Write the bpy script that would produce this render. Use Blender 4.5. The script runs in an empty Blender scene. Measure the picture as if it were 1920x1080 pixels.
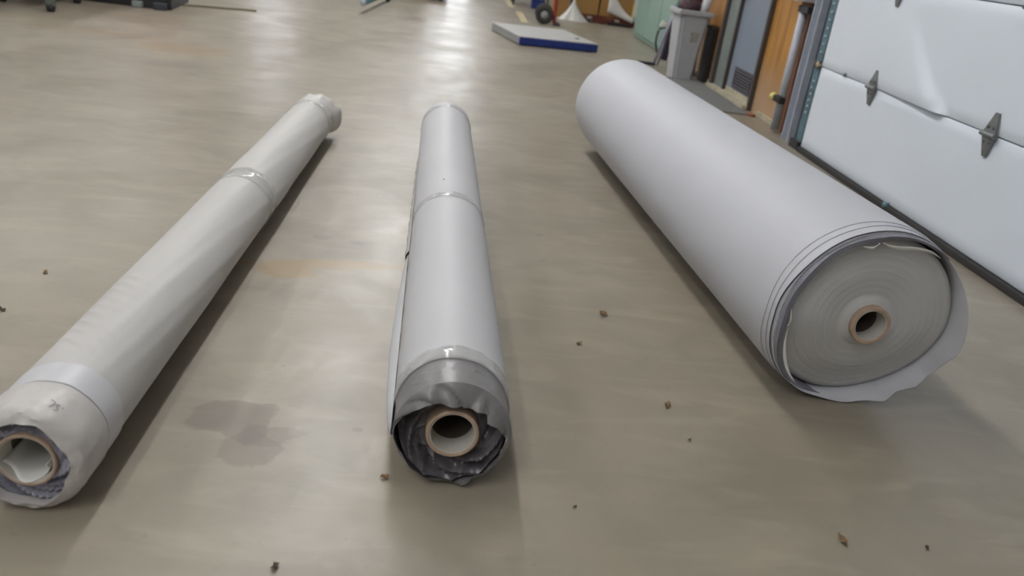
import bpy, bmesh, math, random
from math import sin, cos, pi, radians as rad
from mathutils import Vector, Matrix
random.seed(7)
S = bpy.context.scene
COL = S.collection

# ------------------------------------------------------------------ camera
cd = bpy.data.cameras.new('camera'); cam = bpy.data.objects.new('camera', cd); COL.objects.link(cam)
RT = Vector((0.98995964, -0.05093073, 0.13185585)); DN = Vector((0.10163943, -0.39178048, -0.91442741)); FW = Vector((0.098231, 0.91864799, -0.38267029))
cam.matrix_world = Matrix(((RT.x, -DN.x, -FW.x, 0), (RT.y, -DN.y, -FW.y, 0), (RT.z, -DN.z, -FW.z, 1.2), (0, 0, 0, 1)))
cd.sensor_width = 36; cd.lens = 30.0; cd.clip_start = .05
cd.dof.use_dof = True; cd.dof.focus_distance = 2.6; cd.dof.aperture_fstop = 3.0
S.camera = cam
# ------------------------------------------------------------------ world, lamps, exposure
w = bpy.data.worlds.new('world'); S.world = w; w.use_nodes = True
w.node_tree.nodes['Background'].inputs[0].default_value = (.75, .85, 1, 1)
w.node_tree.nodes['Background'].inputs[1].default_value = .6
S.view_settings.view_transform = 'Standard'; S.view_settings.look = 'None'
S.view_settings.gamma = 1; S.view_settings.use_curve_mapping = False
S.view_settings.exposure = -0.03
ROWS = [(-.9, [3.4 + 2.6*k for k in range(6)], 46, 46), (-5.6, [-2 + 4.4*k for k in range(5)], 30, 60), (-1.8, [-3.4, -.8], 46, 50)]  # last row, behind the camera, is added to fill the near end faces
LAMP_Z = 4.6
def area(x, y, z, sx, sy, power, col=(.985, .985, 1)):
    l = bpy.data.lights.new('lamp_light', 'AREA'); l.shape = 'RECTANGLE'; l.size = sx; l.size_y = sy
    l.energy = power; l.color = col
    o = bpy.data.objects.new('lamp_light', l); o.location = (x, y, z); COL.objects.link(o); return o

# ------------------------------------------------------------------ node materials
def mat(name, col=(.5, .5, .5), rough=.5, metal=0, spec=.5, var=0, scale=5, bump=0, bscale=40, coat=0, col2=None, stretch=None, trans=0, emit=None):
    m = bpy.data.materials.new(name); m.use_nodes = True; nt = m.node_tree; b = nt.nodes['Principled BSDF']
    b.inputs['Base Color'].default_value = (*col, 1); b.inputs['Roughness'].default_value = rough
    b.inputs['Metallic'].default_value = metal; b.inputs['Specular IOR Level'].default_value = spec
    b.inputs['Coat Weight'].default_value = coat; b.inputs['Coat Roughness'].default_value = .15
    if emit:
        b.inputs['Emission Color'].default_value = (*emit[0], 1); b.inputs['Emission Strength'].default_value = emit[1]
    tc = nt.nodes.new('ShaderNodeTexCoord'); mp = nt.nodes.new('ShaderNodeMapping')
    nt.links.new(tc.outputs['Object'], mp.inputs[0])
    if stretch: mp.inputs['Scale'].default_value = stretch
    if var or col2:
        n = nt.nodes.new('ShaderNodeTexNoise'); n.inputs['Scale'].default_value = scale; n.inputs['Detail'].default_value = 6
        nt.links.new(mp.outputs[0], n.inputs[0])
        r = nt.nodes.new('ShaderNodeValToRGB')
        c1 = [c*(1-var) for c in col] if not col2 else col
        c2 = [min(1, c*(1+var)) for c in col] if not col2 else col2
        r.color_ramp.elements[0].position = .3; r.color_ramp.elements[1].position = .7
        r.color_ramp.elements[0].color = (*c1, 1); r.color_ramp.elements[1].color = (*c2, 1)
        nt.links.new(n.outputs['Fac'], r.inputs[0]); nt.links.new(r.outputs[0], b.inputs['Base Color'])
    if bump:
        n2 = nt.nodes.new('ShaderNodeTexNoise'); n2.inputs['Scale'].default_value = bscale; n2.inputs['Detail'].default_value = 4
        nt.links.new(mp.outputs[0], n2.inputs[0])
        bp = nt.nodes.new('ShaderNodeBump'); bp.inputs['Strength'].default_value = bump; bp.inputs['Distance'].default_value = .01
        nt.links.new(n2.outputs['Fac'], bp.inputs['Height']); nt.links.new(bp.outputs[0], b.inputs['Normal'])
    return m

M = {}
M['white_cover'] = mat('white_cover', (.50, .50, .52), .55, var=.02, scale=3, bump=.08, bscale=9)
M['white_cover_big'] = mat('white_cover_big', (.50, .51, .55), .6, var=.02, scale=3, bump=.05, bscale=7)
M['cream_film'] = mat('cream_film', (.50, .49, .475), .58, var=.04, scale=5, bump=.25, bscale=14, stretch=(1, .35, 1), coat=.0)
M['cream_cap'] = mat('cream_cap', (.51, .49, .475), .48, var=.05, scale=14, bump=.35, bscale=22, coat=.08)
M['pale_band'] = mat('pale_band', (.54, .54, .565), .4, var=.02, scale=8)
M['grey_film'] = mat('grey_film', (.20, .195, .20), .34, var=.12, scale=12, bump=.35, bscale=20)
M['grey_film_shaded'] = mat('grey_film_shaded', (.105, .098, .11), .3, var=.25, scale=9, bump=.35, bscale=16)  # same grey film as the sleeve, darkened for shade inside the end
M['blue_grey_film'] = mat('blue_grey_film', (.17, .17, .21), .3, col2=(.44, .44, .52), scale=9, bump=.5, bscale=18)
M['dark_grey_film'] = mat('dark_grey_film', (.21, .21, .25), .4, var=.1, bump=.3)
M['card'] = mat('cardboard_core', (.42, .31, .23), .8, var=.12, scale=30)
M['inner_shade'] = mat('core_shade', (.10, .075, .06), .9)  # dark brown tube stands in for the shade deep inside the cores
M['card_inner'] = mat('core_liner', (.55, .53, .48), .6, var=.05, scale=20)
M['paper'] = mat('white_paper', (.75, .74, .71), .7)
M['ink'] = mat('pencil_ink', (.12, .12, .14), .7)
M['grime'] = mat('grime', (.42, .36, .27), .8, var=.2, scale=40)
M['hinge'] = mat('hinge_steel', (.19, .20, .20), .45, metal=.4, var=.15, scale=30)
M['galv'] = mat('galvanised_steel', (.42, .45, .52), .5, metal=.1, var=.1, scale=12)
M['teal_steel'] = mat('teal_steel', (.10, .19, .23), .45, metal=.3, var=.25, scale=18)
M['dark_steel'] = mat('dark_steel', (.05, .055, .075), .5, metal=.3, var=.2, scale=9)
M['black'] = mat('black_plastic', (.018, .016, .018), .5)
M['rubber'] = mat('black_rubber', (.03, .028, .028), .75)
M['brown_wood'] = mat('red_brown_timber', (.17, .065, .03), .6, var=.3, scale=12, stretch=(1, 1, .1))
M['white_sheet'] = mat('painted_sheet_steel', (.74, .80, .88), .45, var=.015, scale=2)
M['panel_core'] = mat('panel_edge', (.30, .32, .34), .6)
M['can'] = mat('grey_can_plastic', (.42, .43, .45), .5, var=.05, scale=8)
M['can_label'] = mat('can_sticker', (.36, .34, .30), .6, var=.2, scale=40)
M['turq'] = mat('turquoise_paint', (.23, .345, .29), .45, var=.04, scale=2)
M['yellow'] = mat('yellow_plastic', (.75, .68, .22), .5)
M['yellow_tape'] = mat('yellow_floor_paint', (.50, .42, .25), .6, var=.2, scale=20)
M['orange'] = mat('orange_red_paint', (.30, .09, .05), .6)
M['red'] = mat('red_paint', (.32, .035, .025), .45)
M['blue'] = mat('blue_paint', (.015, .035, .20), .4, var=.12, scale=6)
M['deck'] = mat('grey_steel_deck', (.46, .46, .45), .5, var=.06, scale=7)
M['deck_side'] = mat('grey_steel_side', (.30, .31, .31), .5)
M['carton'] = mat('tan_cardboard', (.34, .19, .06), .8, var=.06, scale=5)
M['dark_red'] = mat('dark_red_timber', (.12, .025, .012), .7, var=.2)
M['mat_grey'] = mat('grey_mat', (.17, .17, .17), .9, var=.12, scale=30, bump=.4, bscale=200)
M['door_blue'] = mat('blue_grey_door_paint', (.22, .26, .32), .45, var=.04, scale=2)
M['frame_grey'] = mat('grey_green_frame', (.20, .23, .22), .5, var=.15, scale=5)
M['frame_brown'] = mat('dark_brown_trim', (.07, .055, .05), .6)
M['grille'] = mat('louvre_grey', (.085, .08, .095), .5)
M['sill'] = mat('worn_sill', (.42, .38, .28), .7, var=.25, scale=15)
M['fabric'] = mat('black_fabric', (.03, .022, .045), .8)
M['lilac'] = mat('pale_lilac_tube', (.33, .33, .45), .4)
M['leafgreen'] = mat('lime_leaf', (.33, .50, .03), .5, var=.2)
M['bag'] = mat('dark_bag', (.05, .015, .025), .45, bump=.8, bscale=30)
M['leaf'] = mat('dry_leaf', (.17, .10, .045), .8, var=.4, scale=80)
M['leaf_dark'] = mat('dark_leaf', (.07, .045, .03), .8, var=.4, scale=80)
M['cordcol'] = mat('olive_cord', (.16, .13, .08), .7)
M['wallpaint'] = mat('pale_wall_paint', (.48, .48, .46), .8, var=.05)
M['ceil'] = mat('white_ceiling', (.62, .62, .60), .9)
M['daylight'] = mat('daylight_glass', (.8, .85, .9), .3, emit=((.92, .95, 1), 6.0))
M['tube'] = mat('lit_tube', (.9, .9, .9), .3, emit=((1, .98, .94), 6.0))
# clear sticky tape: mostly transparent with a strong gloss
def tape_mat():
    m = bpy.data.materials.new('clear_tape'); m.use_nodes = True; nt = m.node_tree; b = nt.nodes['Principled BSDF']
    b.inputs['Base Color'].default_value = (.66, .66, .65, 1); b.inputs['Roughness'].default_value = .09
    b.inputs['Alpha'].default_value = .45; b.inputs['Specular IOR Level'].default_value = .8
    tc = nt.nodes.new('ShaderNodeTexCoord'); n = nt.nodes.new('ShaderNodeTexNoise'); n.inputs['Scale'].default_value = 26
    bp = nt.nodes.new('ShaderNodeBump'); bp.inputs['Strength'].default_value = .22; bp.inputs['Distance'].default_value = .01
    nt.links.new(tc.outputs['Object'], n.inputs[0]); nt.links.new(n.outputs['Fac'], bp.inputs['Height']); nt.links.new(bp.outputs[0], b.inputs['Normal'])
    return m
M['tape'] = tape_mat()
# plywood: orange brown, greyer and paler towards the foot where it is scuffed
def plywood():
    m = mat('orange_plywood', (.44, .20, .045), .55); nt = m.node_tree; b = nt.nodes['Principled BSDF']
    N = nt.nodes.new; L = nt.links.new
    tc = N('ShaderNodeTexCoord'); mp = N('ShaderNodeMapping'); mp.inputs['Scale'].default_value = (1, 5, .7); L(tc.outputs['Object'], mp.inputs[0])
    n = N('ShaderNodeTexNoise'); n.inputs['Scale'].default_value = 1.6; n.inputs['Detail'].default_value = 7; n.inputs['Distortion'].default_value = .8; L(mp.outputs[0], n.inputs[0])
    r = N('ShaderNodeValToRGB'); r.color_ramp.elements[0].position = .3; r.color_ramp.elements[1].position = .72
    r.color_ramp.elements[0].color = (.27, .115, .022, 1); r.color_ramp.elements[1].color = (.52, .26, .055, 1); L(n.outputs['Fac'], r.inputs[0])
    sp = N('ShaderNodeSeparateXYZ'); L(tc.outputs['Object'], sp.inputs[0])
    n2 = N('ShaderNodeTexNoise'); n2.inputs['Scale'].default_value = 4; L(tc.outputs['Object'], n2.inputs[0])
    mr = N('ShaderNodeMapRange'); mr.inputs['From Min'].default_value = .55; mr.inputs['From Max'].default_value = .1
    a = N('ShaderNodeMath'); a.operation = 'MULTIPLY_ADD'; a.inputs[1].default_value = .35; L(n2.outputs['Fac'], a.inputs[0]); 
    s = N('ShaderNodeMath'); s.operation = 'SUBTRACT'; L(sp.outputs['Z'], a.inputs[2]); L(a.outputs[0], s.inputs[0]); s.inputs[1].default_value = .17; L(s.outputs[0], mr.inputs[0])
    mx = N('ShaderNodeMix'); mx.data_type = 'RGBA'; L(mr.outputs[0], mx.inputs[0]); L(r.outputs[0], mx.inputs[6]); mx.inputs[7].default_value = (.42, .28, .17, 1)
    L(mx.outputs[2], b.inputs['Base Color']); return m
M['ply'] = plywood()
# concrete floor with its stains at their real places
def concrete():
    m = bpy.data.materials.new('sealed_concrete'); m.use_nodes = True; nt = m.node_tree; b = nt.nodes['Principled BSDF']
    N = nt.nodes.new; L = nt.links.new
    g = N('ShaderNodeNewGeometry'); P = g.outputs['Position']
    def noise(scale, det=5, dist=0, stretch=None):
        n = N('ShaderNodeTexNoise'); n.inputs['Scale'].default_value = scale; n.inputs['Detail'].default_value = det; n.inputs['Distortion'].default_value = dist
        if stretch:
            mp = N('ShaderNodeMapping'); mp.inputs['Scale'].default_value = stretch; L(P, mp.inputs[0]); L(mp.outputs[0], n.inputs[0])
        else: L(P, n.inputs[0])
        return n
    def ramp(src, p0, p1, c0, c1):
        r = N('ShaderNodeValToRGB'); r.color_ramp.elements[0].position = p0; r.color_ramp.elements[1].position = p1
        r.color_ramp.elements[0].color = c0; r.color_ramp.elements[1].color = c1; L(src, r.inputs[0]); return r.outputs[0]
    def mix(f, a, c, k=None):
        mx = N('ShaderNodeMix'); mx.data_type = 'RGBA'
        if k is not None:
            mm = N('ShaderNodeMath'); mm.operation = 'MULTIPLY'; L(f, mm.inputs[0]); mm.inputs[1].default_value = k; f = mm.outputs[0]
        L(f, mx.inputs[0]); L(a, mx.inputs[6])
        if isinstance(c, tuple): mx.inputs[7].default_value = c
        else: L(c, mx.inputs[7])
        return mx.outputs[2]
    c = ramp(noise(.9, 6, .5).outputs['Fac'], .3, .7, (.237, .205, .154, 1), (.308, .275, .219, 1))
    c = mix(ramp(noise(3.2, 7, 1.2).outputs['Fac'], .45, .72, (0, 0, 0, 1), (1, 1, 1, 1)), c, (.195, .178, .142, 1), .5)
    c = mix(ramp(noise(6, 6, .6, (.5, 1.6, 1)).outputs['Fac'], .5, .75, (0, 0, 0, 1), (1, 1, 1, 1)), c, (.40, .355, .275, 1), .4)
    c = mix(ramp(noise(38, 3).outputs['Fac'], .66, .74, (0, 0, 0, 1), (1, 1, 1, 1)), c, (.19, .165, .13, 1), .35)
    wob = noise(9, 5, .4)
    def stain(cx, cy, rx, ry, ang, col, k, soft=.25, wobk=.9):
        nonlocal c
        mp = N('ShaderNodeMapping'); mp.vector_type = 'TEXTURE'; mp.inputs['Location'].default_value = (cx, cy, 0)
        mp.inputs['Rotation'].default_value = (0, 0, ang); mp.inputs['Scale'].default_value = (rx, ry, 1)
        L(P, mp.inputs[0]); ln = N('ShaderNodeVectorMath'); ln.operation = 'LENGTH'; L(mp.outputs[0], ln.inputs[0])
        a = N('ShaderNodeMath'); a.operation = 'MULTIPLY_ADD'; L(wob.outputs['Fac'], a.inputs[0]); a.inputs[1].default_value = wobk*2; L(ln.outputs['Value'], a.inputs[2])
        mr = N('ShaderNodeMapRange'); mr.interpolation_type = 'SMOOTHSTEP'
        mr.inputs['From Min'].default_value = 1+wobk+soft; mr.inputs['From Max'].default_value = 1+wobk-soft
        L(a.outputs[0], mr.inputs[0]); c = mix(mr.outputs[0], c, col, k)
    G = (.145, .125, .10, 1); Rs = (.30, .215, .11, 1)
    stain(-.44, 1.86, .11, .09, -.3, G, .55, .12)        # grey oil blotch between the left and middle rolls
    stain(-.38, 1.73, .075, .07, 0, G, .5, .12)
    stain(-.34, 1.80, .07, .045, .3, G, .45, .12)
    stain(-.50, 2.83, .09, .07, 0, Rs, .85, .3)          # rusty streak
    stain(-.32, 2.93, .30, .045, .18, Rs, .75, .35)
    for (x, y, r) in [(-.431, 3.197, .035), (-.29, 3.18, .028), (-.138, 1.854, .014), (.459, 3.515, .02), (.45, 3.2, .012)]:
        stain(x, y, r, r*.8, 0, (.17, .155, .13, 1), .6, .2, .3)
    stain(-2.1, 7.1, .35, .25, 0, Rs, .5, .4); stain(-2.0, 6.4, .2, .15, 0, G, .35, .4); stain(-2.9, 7.4, .5, .15, 0, Rs, .3, .5)
    stain(.9, 1.75, .3, .12, .2, G, .22, .5); stain(.1, 1.2, .3, .2, 0, G, .2, .5)
    L(c, b.inputs['Base Color'])
    rr = ramp(noise(1.7, 6, .8).outputs['Fac'], .3, .7, (.30, .30, .30, 1), (.43, .43, .43, 1)); L(rr, b.inputs['Roughness'])
    b.inputs['Specular IOR Level'].default_value = .5
    bp = N('ShaderNodeBump'); bp.inputs['Strength'].default_value = .35; bp.inputs['Distance'].default_value = .004
    L(noise(14, 5, .3).outputs['Fac'], bp.inputs['Height'])
    bp2 = N('ShaderNodeBump'); bp2.inputs['Strength'].default_value = .3; bp2.inputs['Distance'].default_value = .02
    L(noise(2.2, 2).outputs['Fac'], bp2.inputs['Height']); L(bp.outputs[0], bp2.inputs['Normal']); L(bp2.outputs[0], b.inputs['Normal'])
    return m
M['floor'] = concrete()

# ------------------------------------------------------------------ object helpers
def link(name, me, m=None, parent=None, smooth=False, kind=None):
    o = bpy.data.objects.new(name, me); COL.objects.link(o)
    if m: me.materials.append(M[m] if isinstance(m, str) else m)
    if parent: o.parent = parent
    if smooth:
        for p in me.polygons: p.use_smooth = True
    if kind: o['kind'] = kind
    return o
def mesh(name, v, f):
    me = bpy.data.meshes.new(name); me.from_pydata(v, [], f); me.update(); return me
def thing(name, label, cat, loc=(0, 0, 0), rz=0, group=None):
    o = bpy.data.objects.new(name, None); o.empty_display_size = .1; COL.objects.link(o)
    o.location = loc; o.rotation_euler = (0, 0, rz); o['label'] = label; o['category'] = cat
    if group: o['group'] = group
    return o
def tag(o, label, cat, group=None):
    o['label'] = label; o['category'] = cat
    if group: o['group'] = group
    return o
def bm_box(bm, c, s, rot=None, taper=None):
    r = bmesh.ops.create_cube(bm, size=1); vs = r['verts']
    for v in vs:
        t = 1
        if taper and v.co.z < 0: t = taper
        v.co = Vector((v.co.x*s[0]*t, v.co.y*s[1]*t, v.co.z*s[2]))
        if rot: v.co.rotate(rot)
        v.co += Vector(c)
    return vs
def boxes(name, lst, m, parent=None, bevel=.003, kind=None, rot=None):
    bm = bmesh.new()
    for b in lst: bm_box(bm, b[0], b[1], b[2] if len(b) > 2 else None)
    if bevel: bmesh.ops.bevel(bm, geom=bm.edges[:], offset=bevel, segments=2, affect='EDGES', profile=.6)
    me = bpy.data.meshes.new(name); bm.to_mesh(me); bm.free()
    return link(name, me, m, parent, kind=kind)
def tube_mesh(pts, r, n=12, name='tube', cap=True, radii=None):
    pts = [Vector(p) for p in pts]; v = []; f = []
    up = Vector((0, 0, 1))
    for i, p in enumerate(pts):
        d = (pts[min(i+1, len(pts)-1)] - pts[max(i-1, 0)]).normalized()
        a = up if abs(d.dot(up)) < .95 else Vector((1, 0, 0))
        x = d.cross(a).normalized(); y = x.cross(d).normalized(); rr = radii[i] if radii else r
        for k in range(n): v.append(p + (x*cos(2*pi*k/n) + y*sin(2*pi*k/n))*rr)
    for i in range(len(pts)-1):
        for k in range(n): f.append((i*n+k, i*n+(k+1) % n, (i+1)*n+(k+1) % n, (i+1)*n+k))
    if cap: f.append(tuple(range(n-1, -1, -1))); f.append(tuple(range((len(pts)-1)*n, len(pts)*n)))
    return mesh(name, v, f)
def tube(name, pts, r, m, parent=None, n=12, radii=None): return link(name, tube_mesh(pts, r, n, name, True, radii), m, parent, smooth=True)
def catmull(pts, k=6):
    P = [Vector(p) for p in pts]; P = [P[0]] + P + [P[-1]]; out = []
    for i in range(1, len(P)-2):
        for j in range(k):
            t = j/k; a, b, c, d = P[i-1:i+3]
            out.append(.5*((2*b) + (c-a)*t + (2*a-5*b+4*c-d)*t*t + (3*b-a-3*c+d)*t**3))
    out.append(P[-2]); return out
def smooth_noise(seed, harm=((2, 1), (3, .7), (5, .5), (8, .3), (13, .2))):
    r = random.Random(seed); ph = [(h, a*(.6+.6*r.random()), r.random()*2*pi) for h, a in harm]
    return lambda t: sum(a*sin(h*t+p) for h, a, p in ph)
def table(pts):
    """periodic piecewise linear table over angle in degrees"""
    pts = sorted((a % 360, v) for a, v in pts)
    def fn(deg):
        deg %= 360; q = [(pts[-1][0]-360, pts[-1][1])] + pts + [(pts[0][0]+360, pts[0][1])]
        for (a, u), (b, v) in zip(q, q[1:]):
            if a <= deg <= b: return u + (v-u)*(deg-a)/max(b-a, 1e-6)
        return pts[0][1]
    return fn
def cyl(R, rho, phi, s): return (rho*cos(phi), s, R + rho*sin(phi))
def sheet(name, R, rows, m, parent, n=192, phi0=0, phi1=2*pi, smooth=True, auto=True):
    """rows: list of functions phi -> (rho, s); a skin round the roll axis (roll resting on z=0, axis at z=R)"""
    v = []; f = []; closed = abs(phi1-phi0-2*pi) < 1e-6; c = n if closed else n+1
    for fn in rows:
        for k in range(c):
            ph = phi0 + (phi1-phi0)*k/n; rho, s = fn(ph)[:2]; v.append(cyl(R, rho, ph, s))
    for i in range(len(rows)-1):
        for k in range(n):
            a = i*c+k; b_ = i*c+(k+1) % c; f.append((a, a+c, b_+c, b_))
    me = mesh(name, v, f); o = link(name, me, m, parent, smooth=smooth)
    return o
def const(rho, s): return lambda ph: (rho, s)
def sharp(o, deg=35):
    me = o.data; bm = bmesh.new(); bm.from_mesh(me)
    for e in bm.edges:
        if len(e.link_faces) == 2 and e.calc_face_angle(0) > rad(deg): e.smooth = False
    bm.to_mesh(me); bm.free(); return o
def tape_band(parent, R, rho, s0, s1, seed=1, name='tape_band'):
    nz = smooth_noise(seed); a = lambda ph: s0+.004*nz(ph); b = lambda ph: s1+.004*nz(ph+.4)
    w2 = smooth_noise(seed+9, ((7, 1), (12, .8), (19, .6)))
    r = lambda k: (lambda ph: (rho+.0012+.0006*w2(ph+k), a(ph)+(b(ph)-a(ph))*k))
    return sheet(name, R, [lambda ph: (rho-.001, a(ph)), r(.02), r(.3), r(.6), r(.98), lambda ph: (rho-.001, b(ph))], 'tape', parent, n=160)
def strokes(name, R, rho, lines, m, parent, wid=.0013):
    """hand-written strokes on the roll: lines of (phi_deg, s)"""
    v = []; f = []
    for ln in lines:
        P = [Vector(cyl(R, rho+.0012, rad(a), s)) for a, s in ln]; Nn = [Vector((cos(rad(a)), 0, sin(rad(a)))) for a, s in ln]
        b0 = len(v)
        for i, p in enumerate(P):
            d = (P[min(i+1, len(P)-1)]-P[max(i-1, 0)]).normalized(); x = d.cross(Nn[i]).normalized()
            v += [p-x*wid, p+x*wid, p+x*wid+Nn[i]*.0004, p-x*wid+Nn[i]*.0004]
        for i in range(len(P)-1):
            a = b0+4*i
            for k in range(4): f.append((a+k, a+(k+1) % 4, a+4+(k+1) % 4, a+4+k))
        f += [(b0, b0+1, b0+2, b0+3), (len(v)-1, len(v)-2, len(v)-3, len(v)-4)]
    return link(name, mesh(name, v, f), m, parent)
def ring_tube(name, R, ro, ri, s0, s1, m, parent, lip=.002, cx=0, cz=0):
    rows = [const(ro, s1), const(ro, s0+lip), const(ro-lip, s0), const(ri+lip, s0), const(ri, s0+lip), const(ri, s1)]
    o = sheet(name, R, rows, m, parent, n=64)
    return sharp(o)

# ------------------------------------------------------------------ setting
def struct(name, lst, m, bevel=0): return boxes(name, lst, m, bevel=bevel, kind='structure')
XW = 2.595
struct('floor', [((-2.5, 7.5, -.1), (14, 26, .2))], 'floor')
struct('ceiling', [((-2.5, 7.5, 5.1), (14, 26, .2))], 'ceil')
struct('wall_left', [((-9.1, 7.5, 2.5), (.2, 25, 5))], 'wallpaint')
struct('wall_back', [((-2.5, -5.1, 2.5), (13.4, .2, 5))], 'wallpaint')
far = [((-6.85, 20.1, 2.5), (4.7, .2, 5)), ((-2.1, 20.1, 2.5), (2.8, .2, 5)), ((2.5, 20.1, 2.5), (3.8, .2, 5)), ((-.55, 20.1, .975), (.3, .2, 1.95)), ((.45, 20.1, .975), (.3, .2, 1.95)),
       ((-4, 20.1, .9), (1, .2, 1.8)), ((-4, 20.1, 3.95), (1, .2, 2.1)), ((-.05, 20.1, 1.5), (.7, .2, .9)), ((-.05, 20.1, 4.325), (1.3, .2, 1.35)), ((-.05, 20.1, .075), (.7, .2, .15))]
struct('wall_front', far, 'wallpaint')
for i, (x, z, wd, hh) in enumerate([(-4, 2.35, 1, 1.1), (-.05, 2.8, 1.3, 1.7), (-.05, .6, .7, .9)]):
    fr = boxes('window_%d' % (i+1), [((x-wd/2+.03, 20.05, z), (.06, .1, hh)), ((x+wd/2-.03, 20.05, z), (.06, .1, hh)), ((x, 20.05, z+hh/2-.03), (wd-.12, .1, .06)), ((x, 20.05, z-hh/2+.03), (wd-.12, .1, .06))], 'wallpaint', bevel=0, kind='structure')
    boxes('pane', [((x, 20.06, z), (wd-.12, .02, hh-.12))], 'daylight', fr, bevel=0)
# right wall: white lining over the door, plywood beyond it, recess behind the cabinet
struct('wall_right', [((2.84, -2.1, 2.5), (.2, 6, 5)), ((2.84, 3.5, 3.8), (.2, 5.2, 2.4)), ((3.5, 15, 2.5), (.2, 10, 5))], 'wallpaint')
ply = boxes('wall_plywood', [((2.80, 6.85, 1.2), (.16, 1.46, 2.4)), ((2.80, 9.62, 1.2), (.16, 1.56, 2.4)), ((2.80, 8.21, 2.25), (.16, 1.26, .3))], 'ply', bevel=0, kind='structure')
ply.name = 'wall_right.001'
boxes('wall_right', [((3.16, 10.45, 1.2), (.6, .1, 2.4)), ((2.84, 8.25, 3.7), (.2, 4.3, 2.6))], 'wallpaint', bevel=0, kind='structure').name = 'wall_right.002'
boxes('baseboard_right', [((2.712, 6.92, .02), (.02, .94, .04)), ((2.712, 9.62, .02), (.02, 1.5, .04))], 'sill', bevel=.002, kind='structure')

# overhead sectional door
door = bpy.data.objects.new('door_1', None); COL.objects.link(door); door['kind'] = 'structure'; door.location = (XW, 0, 0)
Z = [.035, .611, 1.193, 1.775, 2.36]; Y0, Y1 = 1.2, 6.03
def panel(i):
    z0, z1 = Z[i]+.003, Z[i+1]-.003; ny, nz = 150, 18; v = []; f = []
    # ridge of the dent: fold running down to the joint
    for j in range(nz+1):
        for k in range(ny+1):
            y = Y0+(Y1-Y0)*k/ny; z = z0+(z1-z0)*(j/nz if 1 < j < nz-1 else {0: 0, 1: .006, nz-1: .994, nz: 1}[j]); x = 0.0
            if i == 1:   # bottom of the second section is pushed out between a crease and the far hinge
                t = (z-z0)/(z1-z0)
                yc = 4.33+.75*t**.8            # crease line
                d = (y-yc)
                if d > 0: x -= .040*min(1, d/.07)*(1-t)**1.3*max(0, 1-max(0, d-.05)/1.05)**1.2
            x -= .0012*sin(3*y+i)+.0010*sin(7*y+2*z*5)
            e = min(j, nz-j)
            if e == 0: x += .003
            v.append((x, y, z))
    n = len(v)
    for j in range(nz):
        for k in range(ny):
            a = j*(ny+1)+k; f.append((a, a+ny+1, a+ny+2, a+1))
    # back skin and edges give the section its thickness
    v += [(.045, Y0, z0), (.045, Y1, z0), (.045, Y1, z1), (.045, Y0, z1)]
    f.append((n, n+1, n+2, n+3))
    bot = list(range(0, ny+1)); top = [nz*(ny+1)+k for k in range(ny+1)]
    f.append(tuple(bot)+(n+1, n)); f.append(tuple(reversed(top))+(n+3, n+2))
    f.append(tuple(j*(ny+1) for j in range(nz, -1, -1))+(n, n+3)); f.append(tuple(j*(ny+1)+ny for j in range(nz+1))+(n+2, n+1))
    o = link('door_section', mesh('door_section', v, f), 'white_sheet', door)
    for p in o.data.polygons[:nz*ny]: p.use_smooth = True
for i in range(4): panel(i)
boxes('bottom_seal', [((.0, (Y0+Y1)/2, .018), (.05, Y1-Y0, .036))], 'rubber', door, bevel=.006)
boxes('joint_gasket', [((.030, (Y0+Y1)/2, z), (.03, Y1-Y0, .02)) for z in Z[1:4]], 'panel_core', door, bevel=0)
def hinge_mesh():
    bm = bmesh.new()
    for sg in (1, -1):
        for (a, b2, c2, e2) in [(.048, .016, .105, .006)]:
            vs = [bm.verts.new(p) for p in [(0, -a, sg*.008), (0, a, sg*.008), (0, b2, sg*c2), (0, -b2, sg*c2), (-e2-.012, -a, sg*.008), (-e2-.012, a, sg*.008), (-e2, b2, sg*c2), (-e2, -b2, sg*c2)]]
            for q in [(0, 1, 2, 3), (7, 6, 5, 4), (0, 4, 5, 1), (1, 5, 6, 2), (2, 6, 7, 3), (3, 7, 4, 0)]: bm.faces.new([vs[t] for t in q])
    r = bmesh.ops.create_cone(bm, cap_ends=True, segments=14, radius1=.013, radius2=.013, depth=.115, matrix=Matrix.Translation((-.018, 0, 0)) @ Matrix.Rotation(pi/2, 4, 'X'))
    for sg in (1, -1):
        for yy in (-.02, .02):
            bmesh.ops.create_cone(bm, cap_ends=True, segments=6, radius1=.007, radius2=.006, depth=.008, matrix=Matrix.Translation((-.018, yy, sg*.035)) @ Matrix.Rotation(pi/2, 4, 'Y'))
    bmesh.ops.recalc_face_normals(bm, faces=bm.faces)
    me = bpy.data.meshes.new('hinge'); bm.to_mesh(me); bm.free(); return me
hm = hinge_mesh(); hm.materials.append(M['hinge'])
for z in Z[1:4]:
    for y in (5.19, 3.91, 2.62, 1.42):
        h = bpy.data.objects.new('hinge', hm); COL.objects.link(h); h.parent = door; h.location = (-.004, y, z)
tube('drawbar_stud', [(-.015, 5.62, .62), (-.002, 5.62, .62)], .012, 'hinge', door)
tube('floor_bolt', [(-.03, 4.62, .03), (.0, 4.62, .03)], .02, 'teal_steel', door)

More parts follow.
